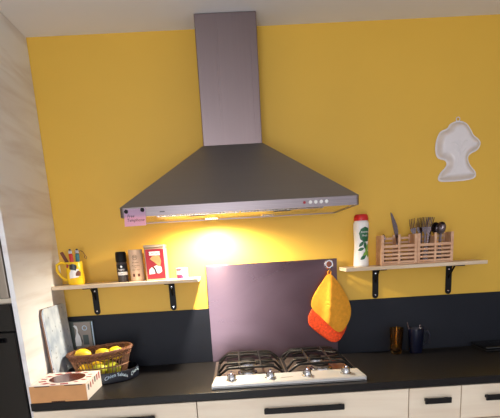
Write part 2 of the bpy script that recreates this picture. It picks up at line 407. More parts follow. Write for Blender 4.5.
# rim: hollow band with rounded front corners
def rim_loop(off, z):
    r = .014; pts = []
    x0, x1, y0, y1 = HX0+off, HX1-off, -HD+off, -.002-(off if off else 0)
    rr = max(r-off, .003)
    for cx_, cy_, a0 in ((x1-rr, y0+rr, -PI/2), (x1, y1, None), (x0, y1, None), (x0+rr, y0+rr, PI)):
        if a0 is None: pts.append((cx_, cy_, z))
        else: pts += [(cx_+rr*math.cos(a0+k*PI/2/6), cy_+rr*math.sin(a0+k*PI/2/6), z) for k in range(7)]
    return pts
bm = B()
loops = [[bm.verts.new(p) for p in rim_loop(o_, z_)] for o_, z_ in ((0, HT), (0, HZ), (.012, HZ), (.012, HT-.002), )]
for A, D in zip(loops, loops[1:]+loops[:1]):
    for k in range(len(A)): bm.faces.new((A[k], A[(k+1) % len(A)], D[(k+1) % len(A)], D[k]))
part('rim', bm, M['steel_x'], t, True)
part('underside', box(B(), HX0+.0125, HX1-.0125, -HD+.0125, -.006, HZ+.002, HZ+.016), M['underside'], t)
for k in range(2):
    fx = HX0+.12+k*.31
    f = part('grease_filter', box(B(), fx, fx+.305, -.44, -.23, HZ-.002, HZ+.0018, .001), M['filter'], t)
    part('filter_latch', box(B(), fx+.12, fx+.185, -.43, -.41, HZ-.004, HZ-.0022, .0005), M['dark_grey'], f)
for k, xx in enumerate((.09, .325)):
    bm = B(); lathe(bm, [(.0275, HZ+.0018), (.034, HZ+.0018), (.033, HZ-.002), (.0275, HZ-.002), (.0275, HZ+.0018)], xx, -.16, 28)
    l = part('lamp_ring', bm, M['chrome'], t, True)
    bm = B(); lathe(bm, [(0, HZ+.0016), (.027, HZ+.0016), (.026, HZ-.001), (0, HZ-.0018)], xx, -.16, 28)
    part('lamp_glass', bm, M['lamp_on'] if k == 0 else M['lamp_off'], l, True, label='lit lamp glass' if k == 0 else None)
lt = bpy.data.lights.new('hood_lamp_light', 'SPOT'); lt.energy = 76; lt.color = (1.0, .88, .68); lt.shadow_soft_size = .024
lt.spot_size = math.radians(172); lt.spot_blend = .6
lo = bpy.data.objects.new('hood_lamp_light', lt); C.objects.link(lo); lo.location = (.09, -.16, HZ-.006)
for xx in (.4585, .4775, .4970, .5160):
    part('push_button', tube(B(), [(xx, -HD+.001, 1.5515), (xx, -HD-.004, 1.5515), (xx, -HD-.006, 1.5515)], [.0062, .0062, .0045], 16), M['white'], t, True)
part('indicator_lamp', tube(B(), [(.437, -HD+.001, 1.5515), (.437, -HD-.003, 1.5515)], .0048, 14), M['red_print'], t, True, label='dark red indicator')
part('maker_badge', box(B(), -.079, -.061, -HD-.0012, -HD+.001, 1.546, 1.549), M['dark_grey'], t)
# note with magnets
bm = B(); NX0, NX1, NZ0, NZ1 = -.2045, -.1285, 1.5035, 1.561
g = [[bm.verts.new((NX0+(NX1-NX0)*i/8-.002*(1-j/8), -HD-.0012-.004*(1-j/8)**2, NZ0+(NZ1-NZ0)*j/8+.001*i/8)) for i in range(9)] for j in range(9)]
for j in range(8):
    for i in range(8): bm.faces.new((g[j][i], g[j][i+1], g[j+1][i+1], g[j+1][i]))
bmesh.ops.solidify(bm, geom=bm.faces[:], thickness=.0003)
t = thing('paper_note', 'pink paper note with handwriting hung on the hood rim', 'note', (-.166, -HD-.001, NZ0))
part('sheet', bm, M['pink'], t, True)
for s_, x_, z_, sz in (('Free', -.182, 1.5375, .014), ('Telephone', -.166, 1.5235, .0145)):
    part('handwriting', upright(text_bm(s_, sz, .25), x_, -HD-.0062 if z_ < 1.53 else -HD-.0045, z_), M['ink'], t)
for xx, zz, lb in ((-.1965, 1.5535, 'left'), (-.1385, 1.5565, 'right')):
    bm = tube(B(), [(xx, -HD-.0020, zz), (xx, -HD-.0075, zz), (xx, -HD-.0090, zz)], [.0068, .0068, .0050], 18)
    single('magnet', bm, M['black'], f'round black magnet on the {lb} corner of the pink note', 'magnet', (xx, -HD-.002, zz), 'magnets holding the note', True)

# ---------------------------------------------------------------- steel plate behind the hob
t = thing('steel_splashback', 'worn stainless steel plate on the wall behind the hob', 'splashback', (.34, -.013, CT))
part('plate', box(B(), .0425, .637, -.0145, -.0105, CT+.0008, 1.3412, .0008), M['splash'], t)

# hook
t = thing('wall_hook', 'round chrome hook disc at the top corner of the steel plate', 'hook', (.6, -.0145, 1.318))
bm = B(); tube(bm, [(.6, -.0148, 1.318), (.6, -.021, 1.318), (.6, -.024, 1.318)], [.021, .021, .017], 28)
part('disc', bm, M['chrome'], t, True)
part('disc_centre', tube(B(), [(.6, -.0242, 1.318), (.6, -.0265, 1.318)], [.013, .011], 24), M['brown'], t, True, label='dark reddish centre')
bm = tube(B(), [(.5985, -.022, 1.301), (.598, -.026, 1.292), (.598, -.036, 1.286), (.598, -.047, 1.288), (.598, -.052, 1.297)], .0028, 8)
part('hook_arm', bm, M['chrome'], t, True)

# cloths
def cloth(name, outline, y_of, mt, label, loop_pts, th):
    pts = smooth_loop(outline, 2); n = len(pts); bm = B()
    cx_ = sum(p[0] for p in pts)/n; cz_ = sum(p[1] for p in pts)/n
    R = 10; rings = []
    for k in range(R, 0, -1):
        f = k/R; rings.append([bm.verts.new((cx_+(x-cx_)*f, y_of(cx_+(x-cx_)*f, cz_+(z-cz_)*f, f), cz_+(z-cz_)*f)) for x, z in pts])
    c = bm.verts.new((cx_, y_of(cx_, cz_, 0), cz_))
    for A, D in zip(rings, rings[1:]):
        for k in range(n): bm.faces.new((A[k], A[(k+1) % n], D[(k+1) % n], D[k]))
    for k in range(n): bm.faces.new((rings[-1][k], rings[-1][(k+1) % n], c))
    edge = [v.co.copy() for v in rings[0]]
    bmesh.ops.recalc_face_normals(bm, faces=bm.faces[:])
    r = bmesh.ops.solidify(bm, geom=bm.faces[:], thickness=th)
    t = thing(name, label, 'potholder', (cx_, -.03, min(z for x, z in outline)), 'potholders on the hook')
    part('pad', bm, mt, t, True, angle=80)
    part('hem', tube(B(), edge, .0045, 6, True), mt, t, True)
    part('loop', tube(B(), loop_pts, .0028, 7), mt, t, True)
OR = [(0.596, 1.279), (0.57, 1.245), (0.541, 1.207), (0.515, 1.160), (0.517, 1.124), (0.553, 1.092), (0.589, 1.053), (0.631, 1.012), (0.652, 1.017), (0.680, 1.057), (0.692, 1.098), (0.685, 1.144), (0.656, 1.2), (0.625, 1.247)]
RE = [(.597, 1.270), (.575, 1.235), (.545, 1.150), (0.510, 1.106), (0.500, 1.078), (0.504, 1.050), (0.534, 1.021), (0.571, 0.990), (0.606, 0.964), (0.638, 0.967), (0.663, 1.006), (0.677, 1.040), (0.655, 1.12), (.630, 1.2), (.612, 1.245)]
def oy(x, z, f):
    # a fold runs from the loop down to the lower left, the right half bulges forward
    s = max(0, min(1, (1.279-z)/.26)); xf = .596+(.565-.596)*s+.02*s
    ridge = math.exp(-((x-xf)/.016)**2)*.018*s
    bul = (1-f*f)*.024*(1 if x > xf else .3)
    return -.044 - bul - ridge*.9 + .006*math.sin(38*(x+z*.6))*s*(1-f*.4)
def ry(x, z, f): return -.0265 - (1-f*f)*.004 + .0015*math.sin(60*x+30*z)
cloth('potholder', RE, ry, M['red_orange'], 'red-orange speckled potholder hanging behind the orange one',
      [(.594, -.028, 1.262), (.591, -.034, 1.281), (.598, -.036, 1.2905), (.604, -.034, 1.281), (.600, -.028, 1.262)], -.006)
cloth('potholder', OR, oy, M['orange'], 'orange terry cloth potholder hanging in front on the hook',
      [(.593, -.046, 1.268), (.590, -.044, 1.286), (.598, -.043, 1.2915), (.605, -.044, 1.286), (.602, -.046, 1.268)], -.007)

# ---------------------------------------------------------------- gas hob
t = thing('gas_hob', 'stainless steel gas hob with four knobs along its front', 'hob', (.353, -.31, CT))
BX0, BX1, BY0, BY1 = .0596, .6461, -.561, -.06
bm = B(); box(bm, BX0, BX1, BY0, BY1, CT+.0005, CT+.009, .003)
part('base_tray', bm, M['hob_inner'], t, True)
bm = B()  # sloping control panel as a wedge
pr = [(BY0, CT+.002), (BY0, CT+.0145), (BY0+.006, CT+.0185), (-.452, CT+.026), (-.446, CT+.024), (-.446, CT+.002)]
a = [bm.verts.new((BX0+(.0 if k < 2 else .001 if k == 2 else .013), y, z)) for k, (y, z) in enumerate(pr)]
c = [bm.verts.new((BX1-(.0 if k < 2 else .001 if k == 2 else .013), y, z)) for k, (y, z) in enumerate(pr)]
bm.faces.new(a); bm.faces.new(c[::-1])
for k in range(6): bm.faces.new((a[k], c[k], c[(k+1) % 6], a[(k+1) % 6]))
cp = part('control_panel', bm, M['hob_steel'], t)
part('cooking_plate', box(B(), BX0+.014, BX1-.014, -.445, BY1-.01+.0, CT+.0092, CT+.0105), M['hob_inner'], t)
def pz(y): return CT+.0185+(.026-.0185)*(y-(BY0+.006))/(-.452-(BY0+.006))
for i, xx in enumerate((.135, .285, .427, .577)):
    y = -.508; z = pz(y)
    bm = B(); lathe(bm, [(0, z-.001), (.021, z-.001), (.021, z+.002), (.017, z+.004), (.0155, z+.019), (.013, z+.022), (0, z+.022)], xx, y, 24)
    k = part('knob', bm, M['chrome'], t, True)
    part('knob_grip', box(B(), xx-.004, xx+.004, y-.016, y+.016, z+.0205, z+.032, .002), M['chrome'], k, True)
for s_, x_ in (('gas', .355),):
    pass
part('panel_marks', box(B(), .325, .372, -.517, -.512, pz(-.515)+.0003, pz(-.515)+.0008), M['mid_steel'], cp)
# burners
for xx, yy, r in ((.155, -.345, .030), (.155, -.165, .040), (.55, -.345, .036), (.55, -.165, .030), (.27, -.25, .0), ):
    if r == 0: continue
    z = CT+.0105
    bm = B(); lathe(bm, [(0, z), (r+.012, z), (r+.010, z+.006), (r, z+.008), (r, z+.016), (0, z+.016)], xx+.045 if xx < .3 else xx-.045, yy, 28)
    b1 = part('burner', bm, M['chrome'], t, True)
    bm = B(); lathe(bm, [(0, z+.0162), (r-.004, z+.0162), (r-.003, z+.021), (r-.009, z+.024), (0, z+.025)], xx+.045 if xx < .3 else xx-.045, yy, 28)
    part('burner_cap', bm, M['iron'], b1, True)
# grates
for gx0, gx1 in ((.078, .345), (.361, .628)):
    z0, z1 = CT+.0115, CT+.050; bm = B(); r = .0052
    for yy in (-.425, -.345, -.165, -.085):
        i_ = .040 if yy in (-.425, -.085) else .030
        hi = z1 if yy in (-.425, -.085) else z1+.003
        tube(bm, [(gx0, yy, z0+.004), (gx0+.012, yy, z0+.016), (gx0+i_, yy, hi-.003), (gx0+i_+.012, yy, hi), (gx1-i_-.012, yy, hi), (gx1-i_, yy, hi-.003), (gx1-.012, yy, z0+.016), (gx1, yy, z0+.004)], r, 8)
    for xx in (gx0, gx1):
        tube(bm, [(xx, -.425, z0+.004), (xx, -.085, z0+.004)], r, 8)
        for yy in (-.425, -.085): tube(bm, [(xx, yy, CT+.0106), (xx, yy, z0+.006)], .006, 8)
    for xx in (gx0+.09, gx1-.09):
        tube(bm, [(xx, -.425, z1), (xx, -.39, z1+.003), (xx, -.12, z1+.003), (xx, -.085, z1)], r*.9, 8)
    mx_ = (gx0+gx1)/2
    for yc in (-.345, -.165):
        for sg in (-1, 1):
            tube(bm, [(mx_+sg*.095, yc+.055, z1), (mx_+sg*.025, yc+.012, z1+.003)], r*.8, 6)
            tube(bm, [(mx_+sg*.095, yc-.055, z1), (mx_+sg*.025, yc-.012, z1+.003)], r*.8, 6)
    part('pan_grate', bm, M['iron'], t, True)

# ---------------------------------------------------------------- shelves
SD = .17
def shelf(x0, x1, ztop, label, bx):
    t = thing('wall_shelf', label, 'shelf', ((x0+x1)/2, -.085, ztop-.015), 'wall shelves')
    part('board', box(B(), x0, x1, -SD, -.001, ztop-.015, ztop, .0015), M['shelf_wood'], t)
    for xx in bx:
        bm = B(); z1 = ztop-.0155; w_ = .014; zb = 1.151
        out = [(xx-w_, z1), (xx-w_, zb+w_)] + [(xx-w_*math.cos(k*PI/8), zb+w_-w_*math.sin(k*PI/8)) for k in range(1, 8)] + [(xx+w_, zb+w_), (xx+w_, z1)]
        prism_xz(bm, out, -.0045, -.0008)
        box(bm, xx-w_, xx+w_, -.150, -.0046, z1-.004, z1-.0002)
        br = part('bracket', bm, M['black'], t)
        bm = tube(B(), [(xx, -.075, z1-.004)]+[(xx, -.070+.060*k/10, z1-.006-.012*math.sin(k/10*PI)-.045*(k/10)**2.0) for k in range(11)]+[(xx, -.006, z1-.062)], .004, 6)
        part('bracket_curl', bm, M['black'], br, True)
        for zz in (z1-.022, zb+.016):
            part('screw', tube(B(), [(xx, -.0046, zz), (xx, -.0066, zz)], [.0045, .0030], 10), M['chrome'], br, True)
shelf(-.607, .015, 1.295, 'pale wooden wall shelf left of the hood, holding mug, jars and red tin', (-.4695, -.1195))
shelf(.648, 1.262, 1.3015, 'pale wooden wall shelf right of the hood, holding bottle and cutlery boxes', (.8165, 1.1575))
ZL, ZR = 1.2953, 1.3018

# ---- yellow mug with bits
mx0, my0, mr = -.520, -.092, .0365
t = thing('mug', 'yellow mug with printed figure at the left end of the shelf', 'mug', (mx0, my0, ZL))
bm = B(); h = .096
lathe(bm, [(0, ZL), (mr-.004, ZL), (mr, ZL+.006), (mr, ZL+h-.003), (mr-.0015, ZL+h), (mr-.004, ZL+h-.002), (mr-.004, ZL+.012), (mr-.008, ZL+.007), (0, ZL+.007)], mx0, my0, 36)
part('body', bm, M['yellow_glaze'], t, True)
bm = tube(B(), [(mx0-mr+.003, my0-.006, ZL+.090), (mx0-mr-.016, my0-.010, ZL+.096), (mx0-mr-.034, my0-.014, ZL+.086), (mx0-mr-.036, my0-.014, ZL+.064), (mx0-mr-.024, my0-.011, ZL+.040), (mx0-mr-.008, my0-.008, ZL+.024), (mx0-mr+.003, my0-.006, ZL+.021)], .0062, 10)
part('handle', bm, M['yellow_glaze'], t, True)
def decal(pts, m_, z0, ang=-PI/2, r=mr, cx_=mx0, cy_=my0, par=None, nm='print', up_=.0004):
    part(nm, wrap(flat_poly(pts, 3), cx_, cy_, r+up_, z0, ang), m_, par, True)
decal([(-.022, -.026), (.018, -.022), (.026, -.004), (.020, .012), (-.010, .012), (-.020, -.004)], M['white'], ZL+.054, -1.45, par=t)
decal([(-.018, .0), (.010, -.006), (.016, .014), (.002, .022), (-.016, .020)], M['navy'], ZL+.066, -1.45, par=t, up_=.0008)
decal([(.004, -.018), (.026, -.020), (.028, -.002), (.016, .004), (.006, -.006)], M['brown'], ZL+.056, -1.40, par=t, up_=.0011)
decal([(-.026, .0), (-.014, -.002), (-.006, .010), (-.020, .016)], M['red_print'], ZL+.074, -1.75, par=t, up_=.0008)
def lighter(x, y, z, lean, colm, label):
    tt = thing('lighter', label, 'lighter', (x, y, z), 'bits standing in the yellow mug')
    def q(bm): return bm.transform(Matrix.Translation((x, y, z)) @ Matrix.Rotation(lean, 4, 'Y')) or bm
    bm = B(); box(bm, -.0085, .0085, -.005, .005, 0, .070, .004, 3); part('body', q(bm), colm, tt, True)
    bm = B(); box(bm, -.0078, .0078, -.0045, .0045, .0703, .084, .0015); part('metal_head', q(bm), M['chrome'], tt)
    bm = B(); tube(bm, [(0, -.003, .086), (0, .003, .086)], .0045, 10); part('wheel', q(bm), M['dark_grey'], tt, True)
lighter(mx0-.004, my0-.008, ZL+.060, -.04, M['red'], 'red lighter standing upright in the yellow mug')
lighter(mx0+.014, my0+.004, ZL+.060, .06, M['teal'], 'teal lighter standing upright in the yellow mug')
bm = B(); box(bm, -.007, .007, -.004, .004, 0, .095, .002); bm.transform(Matrix.Translation((mx0-.012, my0+.010, ZL+.052)) @ Matrix.Rotation(-.42, 4, 'Y'))
single('marker_stick', bm, M['brown'], 'dark brown stick leaning left in the yellow mug', 'stick', (mx0-.012, my0+.010, ZL+.052))
bm = tube(B(), [(mx0+.020, my0+.018, ZL+.060), (mx0+.020, my0+.018, ZL+.130), (mx0+.030, my0+.010, ZL+.142), (mx0+.044, my0+.002, ZL+.136), (mx0+.056, my0-.004, ZL+.118), (mx0+.060, my0-.006, ZL+.112), (mx0+.056, my0-.006, ZL+.106), (mx0+.049, my0-.004, ZL+.112), (mx0+.051, my0-.003, ZL+.120)], .0014, 6)
single('cord_loop', bm, M['brown'], 'thin cord with a loop hanging out of the yellow mug', 'cord', (mx0+.02, my0+.018, ZL+.06), smooth=True)

# ---- pepper jar
jx, jy, jr = -.3165, -.09, .0225
t = thing('spice_grinder', 'black-capped spice grinder with white label beside the cream canister', 'spice jar', (jx, jy, ZL))
bm = B(); lathe(bm, [(0, ZL), (jr-.001, ZL), (jr, ZL+.003), (jr, ZL+.078), (jr-.002, ZL+.083), (0, ZL+.083)], jx, jy); part('glass_jar', bm, M['pepper'], t, True)
bm = B(); lathe(bm, [(0, ZL+.0832), (jr-.001, ZL+.0832), (jr+.0008, ZL+.088), (jr+.0004, ZL+.120), (jr-.003, ZL+.127), (0, ZL+.128)], jx, jy); part('cap', bm, M['black'], t, True)
bm = B(); lathe(bm, [(jr+.0003, ZL+.040), (jr+.0007, ZL+.041), (jr+.0007, ZL+.073), (jr+.0003, ZL+.074)], jx, jy); part('sleeve', bm, M['navy'], t, True)
part('label_band', wrap(flat_poly([(-.018, -.007), (.030, -.007), (.030, .007), (-.018, .007)], 3), jx, jy, jr+.0009, ZL+.036), M['white'], t, True)
part('lettering', wrap(text_bm('Pepper', .0115), jx, jy, jr+.0012, ZL+.053), M['white'], t)
part('emblem', wrap(flat_poly([(.0045*math.cos(k*PI/8), .0045*math.sin(k*PI/8)) for k in range(16)], 1), jx, jy, jr+.0012, ZL+.065, -1.5), M['white'], t)
part('lettering', wrap(text_bm('mill', .010), jx, jy, jr+.0013, ZL+.036, -1.4), M['navy'], t)
# ---- cream canister
kx, ky, kr = -.2525, -.09, .0300
t = thing('canister', 'cream paper canister with dark print next to the red tin', 'canister', (kx, ky, ZL))
bm = B(); lathe(bm, [(0, ZL), (kr, ZL), (kr, ZL+.118), (kr-.001, ZL+.119), (0, ZL+.119)], kx, ky, 36); part('body', bm, M['cream'], t, True)
bm = B(); lathe(bm, [(0, ZL+.1192), (kr+.0006, ZL+.1192), (kr+.0006, ZL+.131), (kr-.001, ZL+.1325), (kr-.003, ZL+.1315), (0, ZL+.1315)], kx, ky, 36); part('lid', bm, M['cream'], t, True)
bm = B()
ring = [(.0105*math.cos(2*PI*k/24), .0105*math.sin(2*PI*k/24)) for k in range(24)]; rin = [(x*.86, y*.86) for x, y in ring]
A = [bm.verts.new((x, y, 0)) for x, y in ring]; D = [bm.verts.new((x, y, 0)) for x, y in rin]
for k in range(24): bm.faces.new((A[k], A[(k+1) % 24], D[(k+1) % 24], D[k]))
part('emblem_ring', wrap(bm, kx, ky, kr+.0006, ZL+.100), M['brown'], t)
part('lettering', wrap(text_bm('M', .014), kx, ky, kr+.0006, ZL+.100), M['black'], t)
for s_, z_ in (('chocolat', .079), ('en poudre', .066), ('de', .0575), ('cacao pur', .049)):
    part('lettering', wrap(text_bm(s_, .0085), kx, ky, kr+.0006, ZL+z_), M['brown'], t)
for u in (-.011, .011):
    part('print_square', wrap(flat_poly([(u-.005, -.006), (u+.005, -.006), (u+.005, .006), (u-.005, .006)], 2), kx, ky, kr+.0007, ZL+.026), M['brown'], t)
# ---- red tin
tx0, tx1, ty0, ty1 = -.2105, -.1205, -.125, -.045; tz = ZL+.136
t = thing('tin_box', 'red picture tin with metal edges on the left shelf', 'tin', ((tx0+tx1)/2, -.085, ZL))
part('body', box(B(), tx0, tx1, ty0, ty1, ZL, tz, .005, 3), M['tin_edge'], t, True)
part('lid', box(B(), tx0-.0008, tx1+.0008, ty0-.0008, ty1+.0008, tz+.0002, tz+.012, .004, 3), M['tin_edge'], t, True)
fx, fz = (tx0+tx1)/2, ZL+.068
part('front_panel', box(B(), tx0+.006, tx1-.006, ty0-.0014, ty0+.001, ZL+.006, tz-.006, .0006), M['red_print'], t)
yq = ty0-.0018
part('title_band', box(B(), fx-.023, fx+.023, yq, yq+.0003, ZL+.104, ZL+.120), M['white'], t)
part('lettering', upright(text_bm('CACAO', .013), fx, yq-.0003, ZL+.112), M['brown'], t)
part('print_figure', upright(flat_poly([(-.022, .020), (-.012, .030), (.004, .034), (.020, .032), (.026, .010), (.020, -.012), (.008, -.006), (-.004, .006), (-.012, .012)]), fx, yq, fz+.002), M['tan'], t)
part('print_figure', upright(flat_poly([(-.030, -.046), (-.028, -.026), (-.016, -.016), (-.006, -.028), (-.004, -.044)]), fx, yq, fz+.004), M['white'], t)
part('print_figure', upright(flat_poly([(.000, -.040), (-.008, -.014), (.004, -.010), (.024, -.016), (.026, -.036), (.012, -.044)]), fx, yq-.0002, fz+.004), M['white'], t)
part('print_figure', upright(flat_poly([(-.012, -.012), (-.002, -.020), (.004, -.040), (-.001, -.042), (-.006, -.026)]), fx, yq-.0004, fz+.004), M['navy'], t)
# ---- small pot
px_, py_, pr_ = -.058, -.092, .0245
t = thing('small_pot', 'small white and magenta pot at the right end of the left shelf', 'pot', (px_, py_, ZL))
bm = B(); lathe(bm, [(0, ZL), (pr_-.001, ZL), (pr_, ZL+.002), (pr_, ZL+.034), (0, ZL+.034)], px_, py_); part('body', bm, M['white'], t, True)
bm = B(); lathe(bm, [(0, ZL+.0342), (pr_+.001, ZL+.0342), (pr_+.001, ZL+.043), (pr_-.002, ZL+.0445), (0, ZL+.0445)], px_, py_); part('lid', bm, M['white'], t, True)
part('print_band', wrap(flat_poly([(-.034, -.008), (.010, -.008), (.002, .007), (-.034, .007)], 3), px_, py_, pr_+.0005, ZL+.010), M['magenta'], t, True)
part('print_band', wrap(flat_poly([(-.034, -.004), (-.002, -.004), (.002, .004), (-.034, .004)], 3), px_, py_, pr_+.0014, ZL+.0385), M['magenta'], t, True)

# ---- white bottle
bx, by = .7305, -.092
t = thing('bottle', 'white bottle with red cap and green leaf print on the right shelf', 'bottle', (bx, by, ZR))
def body_r(z):
    s_ = (z-ZR)/.19
    return .0315+.0018*math.cos(s_*2.2*PI)
prof = [(0, ZR), (.0300, ZR), (.0330, ZR+.004)] + [(body_r(ZR+.01+.17*k/10), ZR+.01+.17*k/10) for k in range(11)] + [(.0300, ZR+.188), (.0270, ZR+.192), (0, ZR+.192)]
bm = B(); lathe(bm, prof, bx, by, 36); part('body', bm, M['white'], t, True)
bm = B(); lathe(bm, [(0, ZR+.1922), (.0305, ZR+.1922), (.0315, ZR+.196), (.0300, ZR+.210), (.0255, ZR+.217), (.018, ZR+.219), (0, ZR+.219)], bx, by, 36); part('cap', bm, M['red'], t, True)
tp = lambda z: body_r(z)+.0006
tp2 = lambda z: body_r(z)+.0010
def leaf(u, v, L, W, a, m_, tpr=tp2):
    pts = []
    for k in range(13):
        s_ = k/12; pts.append((s_*L-.5*L, W*math.sin(PI*s_)*(1-.3*s_)))
    for k in range(11, 0, -1):
        s_ = k/12; pts.append((s_*L-.5*L, -W*math.sin(PI*s_)*(1-.3*s_)))
    q = [(u+x*math.cos(a)-y*math.sin(a), v+x*math.sin(a)+y*math.cos(a)) for x, y in pts]
    part('leaf_print', wrap(flat_poly(q, 2), bx, by, .032, ZR, -PI/2, tpr), m_, t, True)
part('print_shape', wrap(flat_poly([(-.010, .115), (.006, .104), (.030, .106), (.036, .130), (.030, .160), (.010, .166), (-.008, .158), (-.016, .140)], 3), bx, by, .032, ZR, -PI/2, tp), M['green'], t, True)
leaf(-.004, .096, .034, .008, .8, M['green']); leaf(.012, .090, .034, .009, 1.7, M['green']); leaf(-.006, .074, .030, .008, .3, M['green'])
leaf(.022, .078, .040, .011, 1.2, M['light_green']); leaf(.016, .056, .036, .010, .5, M['light_green']); leaf(.004, .040, .034, .009, .6, M['green']); leaf(.028, .052, .03, .009, 1.5, M['light_green'])
for s_, v_ in (('menthe', .145), ('fresh', .130)):
    b_ = text_bm(s_, .013)
    for v in b_.verts: v.co.x += .012
    part('lettering', wrap(b_, bx, by, .032, ZR+v_, -PI/2, lambda z: body_r(z)+.0014), M['white'], t)

# ---- cutlery crates
def crate(x0, x1, label):
    t = thing('cutlery_crate', label, 'crate', ((x0+x1)/2, -.095, ZR), 'slatted cutlery crates')
    y0, y1 = -.140, -.045; zf = ZR+.084; zt = ZR+.126; mid = (x0+x1)/2
    part('base_board', box(B(), x0+.003, x1-.003, y0+.003, y1-.003, ZR, ZR+.007), M['crate_wood'], t)
    for xa, xb in ((x0, x0+.012), (mid-.005, mid+.005), (x1-.012, x1)):
        part('post', box(B(), xa, xb, y0, y0+.008, ZR+.0002, zt, .001), M['crate_wood'], t)
        part('post', box(B(), xa, xb, y1-.008, y1, ZR+.0002, zt, .001), M['crate_wood'], t)
    for xa in (x0, x1-.008):
        part('side_panel', box(B(), xa, xa+.008, y0+.0085, y1-.0085, ZR+.0002, zt, .001), M['crate_wood'], t)
    part('divider', box(B(), mid-.003, mid+.003, y0+.0085, y1-.0085, ZR+.0072, zt-.012), M['crate_wood'], t)
    for xa, xb in ((x0+.0122, mid-.0052), (mid+.0052, x1-.0122)):
        for i, z in enumerate((ZR+.008, ZR+.024, ZR+.040, ZR+.056, ZR+.072)):
            part('slat', box(B(), xa, xb, y0+.001, y0+.007, z, z+.0085 if i < 4 else zf, .0008), M['crate_wood'], t)
        for z in (ZR+.008, ZR+.024, ZR+.040, ZR+.056, ZR+.072, ZR+.088, ZR+.106):
            part('slat', box(B(), xa, xb, y1-.007, y1-.001, z, z+.010, .0008), M['crate_wood'], t)
crate(.8080, .9640, 'slatted wooden crate holding a knife, left of the pair')
crate(.9650, 1.1210, 'slatted wooden crate full of forks and spoons, right of the pair')
def place(bm, x, y, z, lean_x, lean_y, rz=0):
    bm.transform(Matrix.Translation((x, y, z)) @ Matrix.Rotation(lean_x, 4, 'Y') @ Matrix.Rotation(lean_y, 4, 'X') @ Matrix.Rotation(rz, 4, 'Z')); return bm
def fork_bm():
    bm = B(); L = .105
    prism_xz(bm, [(-.0055, 0), (.0055, 0), (.005, .03), (.0035, .07), (.0032, L), (.006, L+.010), (.0115, L+.022), (.0122, L+.034), (-.0122, L+.034), (-.0115, L+.022), (-.006, L+.010), (-.0032, L), (-.0035, .07), (-.005, .03)], -.001, .001)
    for k in range(4):
        xx = -.0105+.007*k; prism_xz(bm, [(xx-.0017, L+.0338), (xx+.0017, L+.0338), (xx+.0016, L+.048), (xx+.0014, L+.061), (xx+.0011, L+.074), (xx-.0011, L+.074), (xx-.0014, L+.061), (xx-.0016, L+.048)], -.001, .001)
    for v in bm.verts:
        if v.co.z > L: v.co.y += .012*math.sin((v.co.z-L)/.074*PI*.95)
    return bm
fk = 'forks in the right crate'
FORKS = [(.985, -.098, -.36, 0, 'fork leaning furthest left in the right crate'), (.996, -.090, -.09, .2, 'fork standing upright beside the leftmost leaning fork'),
         (1.007, -.102, .02, 0, 'front fork in the middle of the fork bundle'), (1.018, -.092, .10, -.2, 'fork at the right front of the fork bundle'),
         (1.000, -.076, -.02, .1, 'fork behind the middle fork of the bundle'), (1.024, -.078, .20, .1, 'rightmost fork of the bundle, leaning right')]
for x, y, lean, rz, lb in FORKS:
    z = ZR+.0085+.001+.003
    zz = z-.012 if False else z
    o = single('fork', place(fork_bm(), x, y, zz, lean*.55, .04, rz), M['cutlery'], 'steel '+lb, 'fork', (x, y, zz), fk, True, 50)
def spoon_bm(L=.105, W=.0195, H=.052):
    bm = B()
    prism_xz(bm, [(-.008, 0), (.008, 0), (.006, .03), (.0035, .07), (.0034, L+.004), (-.0034, L+.004), (-.0035, .07), (-.006, .03)], -.001, .001)
    R, N = 6, 22; c = bm.verts.new((0, .009, L+H*.5)); prev = None
    for k in range(1, R+1):
        f = k/R; ring = []
        for i in range(N):
            a = 2*PI*i/N; ring.append(bm.verts.new((W*f*math.sin(a)*(1+.12*math.cos(a)), .009*(1-f*f), L+H*.5+H*.5*f*math.cos(a))))
        for i in range(N):
            if prev: bm.faces.new((prev[i], prev[(i+1) % N], ring[(i+1) % N], ring[i]))
            else: bm.faces.new((c, ring[i], ring[(i+1) % N]))
        prev = ring
    bmesh.ops.recalc_face_normals(bm, faces=bm.faces[:]); bmesh.ops.solidify(bm, geom=[f for f in bm.faces if len(f.verts) < 5 and min(v.co.z for v in f.verts) > L-.004 and max(abs(v.co.x) for v in f.verts) > .0001 and f.calc_area() < 2e-4], thickness=.0009)
    return bm
for x, y, lean, rz, lb in ((1.076, -.100, .02, 0, 'front spoon, showing its bright bowl, in the right crate'), (1.064, -.090, -.06, .15, 'spoon tilted left behind the front spoon'), (1.078, -.076, .04, -.2, 'spoon at the back of the spoon bundle')):
    single('spoon', place(spoon_bm(), x, y, ZR+.0125, lean, .04, rz), M['cutlery'], 'steel '+lb, 'spoon', (x, y, ZR+.0125), 'spoons in the right crate', True, 60)
single('teaspoon', place(spoon_bm(.082, .0125, .036), .827, -.116, ZR+.0125, -.03, -.02, .7), M['cutlery'], 'small steel spoon peeping over the corner of the left crate', 'spoon', (.827, -.116, ZR+.0125), None, True, 60)
# cake knife
t = thing('cake_knife', 'pointed steel cake knife standing tall in the left crate', 'knife', (.900, -.118, ZR+.01))
bm = B(); prism_xz(bm, [(-.005, .085), (.004, .085), (.006, .105), (.011, .130), (.011, .150), (.004, .182), (-.003, .206), (-.009, .212), (-.010, .200), (-.009, .150), (-.006, .110)], -.0012, .0012)
part('blade', place(bm, .900, -.118, ZR+.012, -.20, .03, .1), M['cutlery'], t)
bm = B(); box(bm, -.006, .006, -.003, .003, 0, .0848, .002); part('handle', place(bm, .900, -.118, ZR+.012, -.20, .03, .1), M['cutlery'], t, True)

